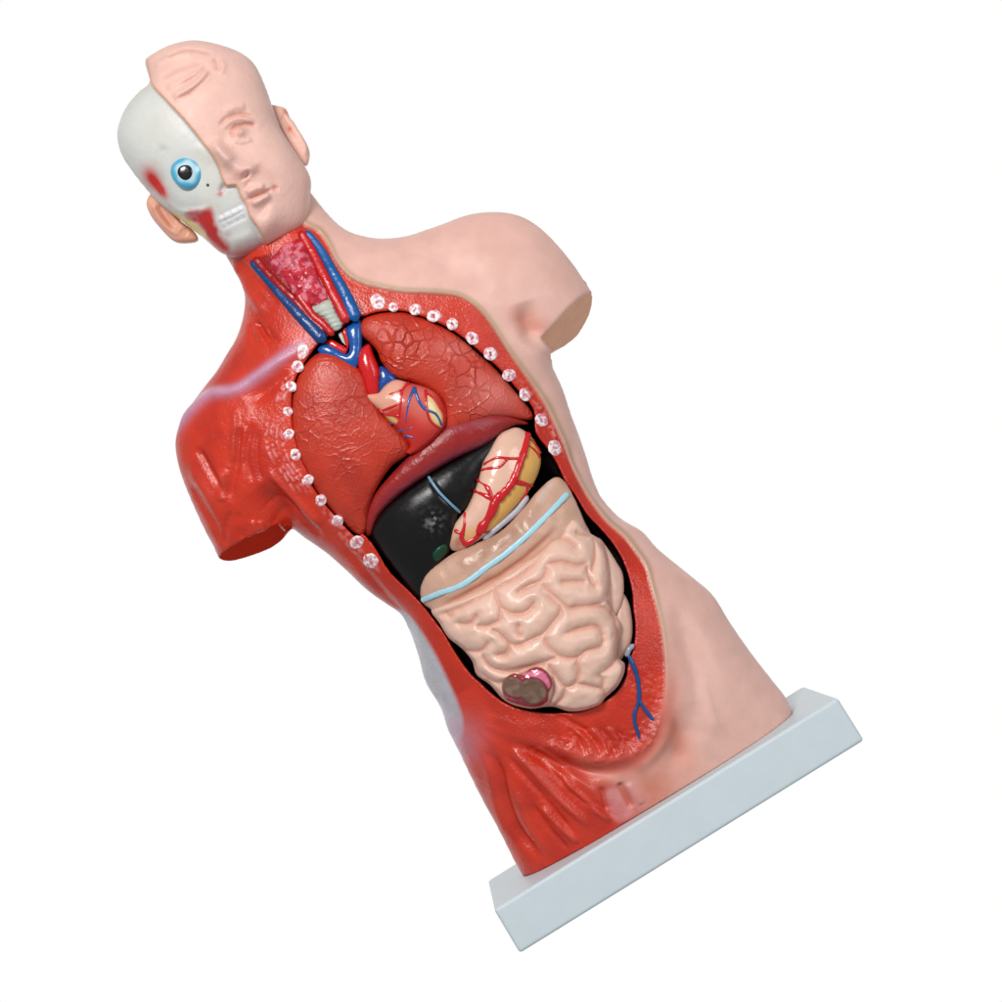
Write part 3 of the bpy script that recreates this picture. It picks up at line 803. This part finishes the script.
# small intestine
SI = Solid(Z('g', (165,455),(330,380),(560,290),(700,200),(830,110),(960,40)) + Z('h', (230,225),(290,200),(320,130),(380,50),(450,70),(530,170),(620,230),(670,330),(700,480),(700,650),(720,780)) +
           Z('i', (830,200),(812,330),(815,400),(852,430),(850,490),(810,570),(740,635),(700,680),(600,712),(520,715),(440,690),(380,690),(300,700),(200,680),(130,640),(60,560),(-20,500)) + Z('g', (480,860),(400,760),(300,680),(230,570)),
           off=2, k=.55, L=40, thick=14, h=1.0)
GR = [('h', [(290,215),(370,240),(440,295)]), ('h', [(290,215),(320,140),(375,60)]), ('h', [(200,420),(230,408),(330,400),(440,425),(510,405)]), ('h', [(305,550),(420,545),(505,548)]),
 ('h', [(510,410),(520,480),(550,560),(585,595)]), ('h', [(150,545),(220,620),(310,700),(380,750),(500,735),(630,710),(665,680)]), ('h', [(560,200),(575,330),(560,420),(545,480)]),
 ('h', [(560,205),(650,300),(675,420),(685,560),(665,690)]), ('h', [(665,690),(720,780)]), ('h', [(0,610),(70,570),(150,545),(200,480),(200,420)]), ('h', [(0,790),(60,760),(110,700)]),
 ('h', [(360,940),(450,900),(580,885),(630,960),(640,1000)]), ('h', [(60,360),(150,290),(230,235),(290,215)]), ('h', [(420,170),(480,190),(540,200)]),
 ('F', [(140,340),(240,300),(335,245),(430,200),(500,130)]), 
 ('g', [(640,260),(670,360),(710,440),(800,485),(880,480),(960,410)]), ('g', [(820,325),(900,285),(1000,240)]), ('g', [(370,560),(470,555),(520,490)]), ('g', [(520,575),(600,575),(700,530)]), ('g', [(690,400),(700,480),(690,540)]),
 ('g', [(400,765),(540,770),(600,715),(620,700)]), ('g', [(660,800),(740,795),(765,720),(700,640),(620,600)]), ('g', [(765,700),(830,730),(900,690),(1000,640)]), ('g', [(555,780),(600,870),(680,920),(800,930),(880,905),(1000,870)]),
 ('g', [(270,480),(310,500),(340,440)]), ('g', [(840,560),(830,620),(860,660)]),
 ('i', [(190,130),(270,120),(320,85)]), ('i', [(100,240),(160,290),(200,315),(290,290),(370,250),(420,190),(470,130),(470,95),(400,30),(370,0)]),
 ('i', [(370,250),(400,320),(470,380),(560,390),(620,350),(700,330),(722,290),(705,240)]), ('i', [(500,247),(570,228),(680,215),(722,250)]), ('i', [(95,380),(160,352),(170,290)]),
 ('i', [(20,380),(60,440),(150,465),(290,440),(390,410),(450,385),(480,382)]), ('i', [(390,410),(430,480),(500,560),(560,540),(580,470),(570,400),(630,348)]),
 ('i', [(690,492),(740,462),(800,400),(812,300),(792,180),(730,100),(600,90),(500,100)]), ('i', [(500,560),(488,620),(430,680)]), ('i', [(560,540),(650,560),(720,580),(735,640)]), ('i', [(690,492),(720,520),(715,580)]),
 ('i', [(0,480),(120,540),(280,470),(400,420)]), ('i', [(425,500),(430,600),(390,680)])]
RG = 12.0
GL = [catmull(SI.map0(Z(w, *p)), False, 3) for w, p in GR]
def gd(x, z):
    sh = np.shape(x); x = np.ravel(x); z = np.ravel(z); best = np.full(x.shape, 99.0)
    for g in GL:
        lo = g.min(0)-12; hi = g.max(0)+12; m = (x > lo[0]) & (x < hi[0]) & (z > lo[1]) & (z < hi[1])
        if m.any():
            d, t, _ = seg_dist(x[m], z[m], g, False); d = d+1.5*sstep(.1, 0, np.minimum(t, 1-t))
            best[m] = np.minimum(best[m], d)
    return best.reshape(sh)
GDF = gd(SI.X, SI.Z)
hgt = 8.5*np.clip(1-(1-np.clip((GDF+0.3)/RG, 0, 1))**2.2, 0, 1)**.62
for _ in range(2):
    hgt = (hgt*4+np.roll(hgt, 1, 0)+np.roll(hgt, -1, 0)+np.roll(hgt, 1, 1)+np.roll(hgt, -1, 1))/8
hgt *= sstep(0, 5, SI.d)
SIH = Field(SI.gx[0], SI.gz[0], SI.h, hgt); SI.extra = lambda x, z: SIH(x, z)
GDFf = Field(SI.gx[0], SI.gz[0], SI.h, GDF)
def si_paint(c, x, z, V):
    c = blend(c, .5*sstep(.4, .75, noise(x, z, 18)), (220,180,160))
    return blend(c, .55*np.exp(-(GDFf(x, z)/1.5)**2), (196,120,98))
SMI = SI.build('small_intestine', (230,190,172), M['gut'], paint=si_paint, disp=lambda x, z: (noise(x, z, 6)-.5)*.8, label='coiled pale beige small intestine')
# opened caecum
fr = lambda x, z: SI.ref(x, z)+SI.off-np.sqrt(np.maximum(SI.fphi(x, z), 0))-7.5
s = Solid(Z('i', (128,570),(150,520),(200,492),(250,500),(300,462),(360,458),(410,500),(428,560),(405,605),(395,660),(330,690),(230,675),(150,640)), off=-0.8, k=.6, L=12, thick=10, h=.8, ref=fr)
ov1 = s.map(Z('i', (198,572)))[0]; ov2 = s.map(Z('i', (312,598)))[0]
pk = catmull(s.map(Z('i', (255,500),(300,480),(360,478),(400,520),(415,565),(395,582),(365,540),(300,515))), True, 2)
def ell(x, z, c, rx, rz, an=TH):
    dx, dz = x-c[0], z-c[1]; u = dx*math.cos(an)+dz*math.sin(an); v = -dx*math.sin(an)+dz*math.cos(an)
    return np.sqrt((u/rx)**2+(v/rz)**2)
def cae_paint(c, x, z, V):
    c = blend(c, sstep(-1, 1, sdf(x, z, pk)), (222,120,150))
    e1 = ell(x, z, ov1, 9, 12); e2 = ell(x, z, ov2, 12, 13)
    w = np.maximum(sstep(1.1, .9, e1), sstep(1.1, .9, e2)); c = blend(c, w, (118,88,72))
    c = blend(c, np.exp(-((np.minimum(e1, e2)-1.08)/.1)**2), (128,30,44))
    return blend(c, w*.5*sstep(.4, .7, noise(x, z, 5)), (150,124,104))
s.build('caecum', (146,46,58), M['gloss'], parent=None, paint=cae_paint, label='opened brown and pink caecum',
        disp=lambda x, z: -1.8*np.maximum(sstep(1.05, .5, ell(x, z, ov1, 9, 12)), sstep(1.05, .5, ell(x, z, ov2, 12, 13)))+(noise(x, z, 4)-.5)*1.2)
# pelvic vein and peg
tubes('iliac_vein', [dict(pts=Z('F', (820,488),(848,560),(855,640),(838,700),(850,760),(877,815)), r=2.4, r1=1.5, col=(14,72,136), flatk=.8, wob=.4),
                     dict(pts=Z('F', (855,645),(885,690),(928,738)), r=1.8, r1=2.2, col=(14,72,136), flatk=.8)], M['gloss'], label='blue forked vein below the intestines')
tubes('locating_peg', [dict(pts=Z('F', (812,482),(820,462),(832,450)), r=2.6, col=(150,158,168), flatk=.9)], M['gloss'])

# ------------------------------------------------------------------ HEAD
head_px = Z('A', (190,130),(235,98),(300,66),(400,47),(520,70),(600,104),(650,150),(690,235),(722,325),(760,420),(830,530),(878,615),(877,700),(874,765),(852,825),(790,866),(715,906),(640,935),(570,950),(512,935)) + \
   Z('a', (640,790),(560,720),(430,620),(330,540),(250,460),(160,350),(85,240),(55,160)) + Z('A', (73,432),(84,385),(104,338),(135,293),(170,258),(210,226),(200,180))
HY = -35.0
HP = catmull([P(a, b, HY) for a, b in head_px], True, 3)
hh = 1.15
hx = np.arange(HP[:, 0].min()-8, HP[:, 0].max()+8, hh); hz = np.arange(HP[:, 1].min()-8, HP[:, 1].max()+8, hh)
HX, HZ = np.meshgrid(hx, hz, indexing='ij')
hd = sdf(HX, HZ, HP); hphi = poisson(hd, hh, 62, 2.0, 500)*1.0
HFd = Field(hx[0], hz[0], hh, hphi)
def yhead(x, z): return HY-np.sqrt(np.maximum(HFd(x, z), 0))
def onhead(pts, y=None):
    out = []
    for a, b in pts:
        y = -70.0
        for _ in range(4):
            x, z = P(a, b, y); y = float(yhead(x, z))
        out.append(P(a, b, y))
    return out
hy = np.arange(HY-75, HY+75, hh)
F = np.empty((len(hx), len(hy), len(hz)), f32); sq = np.sqrt(np.maximum(hphi, 0))
for j, y in enumerate(hy):
    t = y-HY; F[:, j, :] = (hphi-t*t)/(sq+abs(t)+4)
V, Q = nets(F, (hx[0], hy[0], hz[0]), hh); del F
x, z = V[:, 0], V[:, 2]; N0 = vnormals(V, Q)
cut_px = Z('px', (143,52),(147,66),(151,84),(167,102),(183,119),(199,138.6),(210,153),(218,167),(222,179),(227,187),(236,186),(240,196),(246,206),(249,216),(257,227),(263,240),(269,256))
cl = catmull(onhead(cut_px), False, 3)
cp = np.concatenate([[P(120, 20, -20)], cl, [P(285, 290, -20)], [P(420, 200, -20)], [P(300, -20, -20)]])
dH = sdf(x, z, cp); wf = sstep(-.9, .9, dH)
front = sstep(0.0, 0.5, -N0[:, 1])
FS = []
def fs(pts, w, a, win='px'): FS.append((Z(win, *pts), w, a))
# nose
fs([(212,139),(221,152),(232,164),(243,171)], 7, 8)
fs([(440,160),(500,118),(580,112)], 3.4, 1.1, 'q'); fs([(450,185),(510,150),(600,150)], 3.4, -.7, 'q')
fs([(395,250),(440,195),(540,165),(640,190)], 2.0, -1.6, 'q')
fs([(420,270),(470,215),(550,192),(640,215)], 2.2, 1.5, 'q')
fs([(465,285),(505,243),(570,226),(645,238)], 1.4, -2.6, 'q')
fs([(478,335),(540,352),(620,330)], 2.2, 1.5, 'q')
fs([(484,270),(478,300),(495,325)], 1.2, -1.6, 'q')
fs([(560,170),(700,250)], 7, .8, 'q')
fs([(640,500),(700,550),(760,610),(785,660)], 4.5, -.9, 'q')
fs([(570,745),(630,712),(700,685),(765,660)], 1.5, -2.8, 'q')
fs([(575,700),(640,665),(710,650)], 3.4, 2.6, 'q')
fs([(610,775),(680,740),(745,700)], 3.4, 3.0, 'q')
fs([(600,600),(570,670)], 2.4, -1.0, 'q')
# hair
fs([(172,99),(186,92),(200,83),(211,71)], 4.5, 2.6)
fs([(176,100),(190,94),(204,82),(213,70)], 1.8, -1.8)
fs([(153,68),(170,58),(195,54)], 3, 1.4); fs([(160,80),(178,70),(203,62)], 3, -1.2); fs([(166,90),(186,80),(204,70)], 3, 1.4)
fs([(165,60),(185,50),(215,55)], 2.5, -1.2); fs([(180,86),(198,76),(208,64)], 1.8, -1.0)
fs([(214,58),(218,64),(219,72)], 3, -1.3); fs([(220,58),(224,66),(222,76)], 3, 1.2)
FB = [((264,210),8,4,28,-2.6), ((243,171),8,6.5,25,5.5), ((252.5,170),5,4.5,0,4.5), ((246.5,176),4.6,1.9,12,-5.5), ((240,132.5),6.5,6,0,4.8), ((241,131),17,13,0,-3.6), ((240.5,132),2.6,2.6,0,.9), ((240.5,132),1.2,1.2,0,-1.6), ((224,142),5,8,-30,-2.0),
      ((286,156),17,20,0,3.4), ((275.5,188.5),2.6,2.6,0,-3.2), ((268,226),15,11,30,6.5), ((263,150),12,12,0,1.0), ((254,108),14,12,0,1.0), ((205,98),24,14,30,1.5)]
SKS = [(Z('a', (330,420),(350,500),(400,560),(480,580),(620,555)), 3.2, 2.6), (Z('a', (360,560),(470,620),(560,620)), 4, -2.5), (Z('a', (650,620),(700,590),(780,550),(840,520)), 1.8, -.8),
       (Z('a', (690,690),(760,650),(860,600)), 1.6, -.9), (Z('a', (660,640),(740,600),(850,560)), 4.2, 1.6), (Z('a', (670,650),(760,610),(850,560)), 1.0, -1.0), 
       (Z('a', (700,585),(735,665)), .9, -1.2), (Z('a', (745,565),(780,640)), .9, -1.2), (Z('a', (790,545),(820,615)), .9, -1.2), (Z('a', (670,605),(695,680)), .9, -1.0),
       (Z('a', (690,460),(720,400),(780,400)), 2.6, -4.0), (Z('a', (340,150),(300,300),(330,420)), 5, -1.8), (Z('a', (720,780),(820,750),(930,700)), 6, 2.6), (Z('a', (520,150),(600,210),(640,280)), 6, 1.0)]
SKB = [((186,171.5),19,19,0,-3.5), ((155,183),8,12,-30,-3.5), ((196,216),8,12,-30,-3.0)]
disp = wf*(3.2*1+1.55*stroke_field(FS, x, z, onhead)+1.35*blobs_field(FB, x, z, onhead))+(1-wf)*(stroke_field(SKS, x, z, onhead)+blobs_field(SKB, x, z, onhead)-1.5)
V = V.copy(); V[:, 1] -= disp*front
N1 = vnormals(V, Q)
col = np.zeros((len(V), 3)); col[:] = lin((228,185,173))
col = blend(col, .6*sstep(.4, .75, noise(x, z, 22)), (228,188,172))
col = blend(col, blobs_field([((238,176),6,4,0,.35), ((237,128),6,5,0,.35), ((276,189),3,3,0,.4), ((248,204),5,3,0,.35), ((232,188),5,4,0,.4)], x, z, onhead), (206,130,110))
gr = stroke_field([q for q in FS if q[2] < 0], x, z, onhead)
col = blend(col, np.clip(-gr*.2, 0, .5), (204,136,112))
col = blend(col, np.exp(-((dH-1.2)/1.6)**2), (222,164,134))
bone = np.zeros_like(col); bone[:] = lin((206,205,198))
bone = blend(bone, .5*sstep(.4, .7, noise(x, z, 24)), (210,212,210))
bone = blend(bone, sstep(0, 6, sdf(x, z, catmull(onhead(Z('a', (640,600),(720,560),(860,500),(900,620),(720,700),(680,680))), True, 3)))*.5, (232,234,240))
bone = blend(bone, blobs_field([(Z('a', (245,345))[0], 9, 10, 0, .6), (Z('a', (290,400))[0], 6, 12, 8, .9), (Z('a', (325,450))[0], 4, 8, 5, .7)], x, z, onhead), (196,44,40))
mas = catmull(onhead(Z('a', (470,590),(560,565),(625,548),(652,580),(665,650),(690,720),(740,800),(690,880),(640,800),(580,700),(520,630))), True, 3)
bone = blend(bone, sstep(-4, 4, sdf(x, z, mas)+(noise(x, z, 5)-.5)*3), (192,36,34))
bone = blend(bone, sstep(9, -4, seg_dist(x, z, catmull(onhead(Z('a', (700,845),(800,840),(900,810),(1000,760))), False, 4), False)[0])*.9, (194,44,40))
par = catmull(onhead(Z('a', (385,575),(450,600),(525,650),(590,700),(605,745),(670,830),(600,800),(530,745),(480,700),(420,640))), True, 3)
bone = blend(bone, sstep(-1.5, 1.5, sdf(x, z, par)), (214,190,110))
bone = blend(bone, blobs_field([(Z('a', (690,460))[0], 3, 2.4, 0, .8), (Z('a', (735,395))[0], 6, 2.5, 0, .5), (Z('a', (735,715))[0], 4, 3, 0, .3)], x, z, onhead), (186,70,76))
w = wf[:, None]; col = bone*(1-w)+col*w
fx, fz = x[Q].mean(1), z[Q].mean(1)
fd_ = sdf(fx, fz, cp) > 0; fm_ = (sdf(fx, fz, mas) > 0) & ~fd_; fp_ = (sdf(fx, fz, par) > 0) & ~fd_ & ~fm_
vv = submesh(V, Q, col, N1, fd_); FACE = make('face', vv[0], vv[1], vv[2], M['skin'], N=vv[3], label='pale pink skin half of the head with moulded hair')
vv = submesh(V, Q, col, N1, ~fd_ & ~fm_ & ~fp_); SKULL = make('skull', vv[0], vv[1], vv[2], M['bone'], N=vv[3], label='grey white bare skull half of the head')
vv = submesh(V, Q, col, N1, fm_); make('jaw_muscle', vv[0], vv[1], vv[2], M['gloss'], N=vv[3], parent=SKULL)
vv = submesh(V, Q, col, N1, fp_); make('salivary_gland', vv[0], vv[1], vv[2], M['gloss'], N=vv[3], parent=SKULL)
# eyeball
def disc(cx, cz, y, r, bulge, col_f, nr=10, ns=40, back=6):
    V = []; Q = []; C = []
    for i in range(nr+1):
        t = i/nr
        for j in range(ns):
            a = j*2*math.pi/ns; wob_ = 1+0.03*math.sin(3*a+1)*t
            V.append((cx+r*t*math.cos(a)*wob_, y-bulge*math.sqrt(max(0, 1-t*t)), cz+r*t*math.sin(a)*wob_)); C.append(col_f(t, a))
    for j in range(ns):
        v = V[nr*ns+j]; V.append((v[0], v[1]+back, v[2])); C.append(C[nr*ns+j])
    for i in range(nr+1):
        for j in range(ns):
            Q.append((i*ns+j, (i+1)*ns+j, (i+1)*ns+(j+1) % ns, i*ns+(j+1) % ns))
    return np.array(V), np.array(Q), np.array(C)
ex, ez = onhead([(187,171.5)])[0]; ye = float(yhead(ex, ez))+5.5
v, q, c = disc(ex, ez, ye, 16.3, 7.5, lambda t, a: lin((178,212,224))*(1-sstep(.55, .8, np.array([t+.06*math.sin(5*a)]))[0])+lin((70,166,202))*sstep(.55, .8, np.array([t+.06*math.sin(5*a)]))[0])
EYE = make('eyeball', v, q, c, M['gloss'], label='exposed eyeball with light blue ring')
px_, pz_ = onhead([(185.5,172.5)])[0]
v, q, c = disc(px_, pz_, ye-6.9, 7.3, 1.4, lambda t, a: lin((12,10,10)))
make('pupil', v, q, c, M['gloss'], parent=EYE)
# small foramen on the cheekbone
fx_, fz_ = onhead([(207.5,184.7)])[0]; v, q, c = disc(fx_, fz_, float(yhead(fx_, fz_))+1.4, 1.4, .6, lambda t, a: lin((60,50,60)), nr=4, ns=14)
make('nerve_opening', v, q, c, M['bone'], parent=SKULL)
# ears
s = Solid(Z('a', (255,462),(228,520),(250,590),(300,660),(390,752),(470,767),(545,750),(520,690),(440,630),(390,560),(350,490),(300,455)), k=1.0, L=9, thick=10, h=.9, y=-17)
s.build('ear', (226,168,144), M['skin'], disp=lambda x, z: stroke_field([(Z('a', (262,500),(300,600),(380,690),(450,720)), 2.6, 1.8), (Z('a', (300,520),(350,600),(400,670)), 3.0, -3.2), (Z('a', (350,540),(420,640),(480,690)), 2.6, 1.8), (Z('a', (440,690),(490,720)), 2.5, -1.4)], x, z, s.map),
        paint=lambda c, x, z, V: blend(c, stroke_field([(Z('a', (270,540),(340,630),(400,700)), 3, .5)], x, z, s.map), (196,110,88)), label='ear on the skull side')
s2 = Solid(Z('b', (540,200),(610,203),(662,222),(692,290),(760,390),(822,490),(842,570),(818,655),(760,620),(660,460),(580,330)), k=.9, L=8, thick=10, h=.9, y=-17)
s2.build('ear', (230,186,170), M['skin'], disp=lambda x, z: stroke_field([(Z('b', (655,240),(640,300),(690,390),(740,470)), 2.0, -3.0), (Z('b', (680,270),(750,400),(810,520),(800,600)), 2.0, 1.4)], x, z, s2.map),
         paint=lambda c, x, z, V: blend(c, blobs_field([(Z('b', (690,375))[0], 2.5, 3, 0, .9), (Z('b', (655,245))[0], 2, 4, 0, .8)], x, z, s2.map), (206,110,90)), label='ear on the skin side')

# ------------------------------------------------------------------ BASE
def base():
    fl = P(494, 910, -100); frr = P(838, 698, -84)
    cxm = (fl[0]+frr[0])/2; w = (frr[0]-fl[0]); yaw = math.radians(2.4)
    import bmesh
    bm = bmesh.new(); bmesh.ops.create_cube(bm, size=1)
    hw, hd_ = w/2, 101.0
    for v in bm.verts:
        X_, Y_ = v.co.x*2*hw, v.co.y*2*hd_
        if v.co.z < 0: X_ *= 1.003
        Zz = ZT-0.3 if v.co.z > 0 else ZF
        v.co = ((X_*math.cos(yaw)-Y_*math.sin(yaw)+cxm-hd_*math.sin(yaw))*S, (X_*math.sin(yaw)+Y_*math.cos(yaw)+8)*S, (Zz-ZF)*S)
    bmesh.ops.bevel(bm, geom=list(bm.edges), offset=4.0*S, segments=4, affect='EDGES', profile=.6)
    me = bpy.data.meshes.new('base'); bm.to_mesh(me); bm.free()
    for p in me.polygons: p.use_smooth = True
    me.materials.append(M['base'])
    o = bpy.data.objects.new('base', me); COL.objects.link(o); o.parent = root; o['label'] = 'pale blue grey rectangular base plate'
    md = o.modifiers.new('wn', 'WEIGHTED_NORMAL'); md.keep_sharp = True
base()

# ------------------------------------------------------------------ SETTING: white backdrop plane that glows evenly by itself
def backdrop():
    prof = [(0.90, -1.1), (0.90, 1.5)]
    V = []; Q = []
    for yy, zz in prof: V += [(-1.7, yy, zz), (1.7, yy, zz)]
    for i in range(len(prof)-1): Q.append((2*i, 2*i+1, 2*i+3, 2*i+2))
    me = bpy.data.meshes.new('backdrop'); me.from_pydata(V, [], Q)
    for p in me.polygons: p.use_smooth = True
    m = bpy.data.materials.new('glowing_white_backdrop'); m.use_nodes = True; nt = m.node_tree; nt.nodes.clear()
    e = nt.nodes.new('ShaderNodeEmission'); e.inputs[0].default_value = (1, 1, 1, 1); e.inputs[1].default_value = 1.0
    o_ = nt.nodes.new('ShaderNodeOutputMaterial'); nt.links.new(e.outputs[0], o_.inputs[0]); me.materials.append(m)
    o = bpy.data.objects.new('backdrop', me); COL.objects.link(o); o['kind'] = 'structure'
backdrop()

w_ = bpy.data.worlds.new('World'); SC.world = w_; w_.use_nodes = True
bg = w_.node_tree.nodes['Background']; bg.inputs[0].default_value = (0.93, 0.97, 1.0, 1); bg.inputs[1].default_value = 0.36

from mathutils import Vector, Matrix
def area(name, loc, tgt, size, power, color):
    l = bpy.data.lights.new(name, 'AREA'); l.shape = 'RECTANGLE'; l.size, l.size_y = size; l.energy = power; l.color = color
    o = bpy.data.objects.new(name, l); COL.objects.link(o); o.location = loc
    o.rotation_euler = (Vector(tgt)-Vector(loc)).to_track_quat('-Z', 'Y').to_euler()
area('softbox_key', (-0.12, -1.15, 0.95), (0, 0, .2), (0.30, 0.30), 13.5, (1, .975, .95))
area('softbox_fill', (0.9, -1.1, .25), (0, 0, .2), (0.5, 0.5), 3.4, (.97, .98, 1))

cam = bpy.data.cameras.new('camera'); co = bpy.data.objects.new('camera', cam); COL.objects.link(co)
cam.sensor_width = 36; cam.lens = 36*D/1002.0; cam.clip_start = 0.05; cam.clip_end = 50
R = Matrix(((CT, ST, 0), (0, 0, -1), (-ST, CT, 0)))
Mx = R.to_4x4(); Mx.translation = Vector((0, -D*S, -ZF*S)); co.matrix_world = Mx
SC.camera = co
SC.view_settings.view_transform = 'Standard'; SC.view_settings.look = 'None'; SC.view_settings.gamma = 1; SC.view_settings.exposure = 0
SC.view_settings.use_curve_mapping = False
SC.render.resolution_x = SC.render.resolution_y = 1024
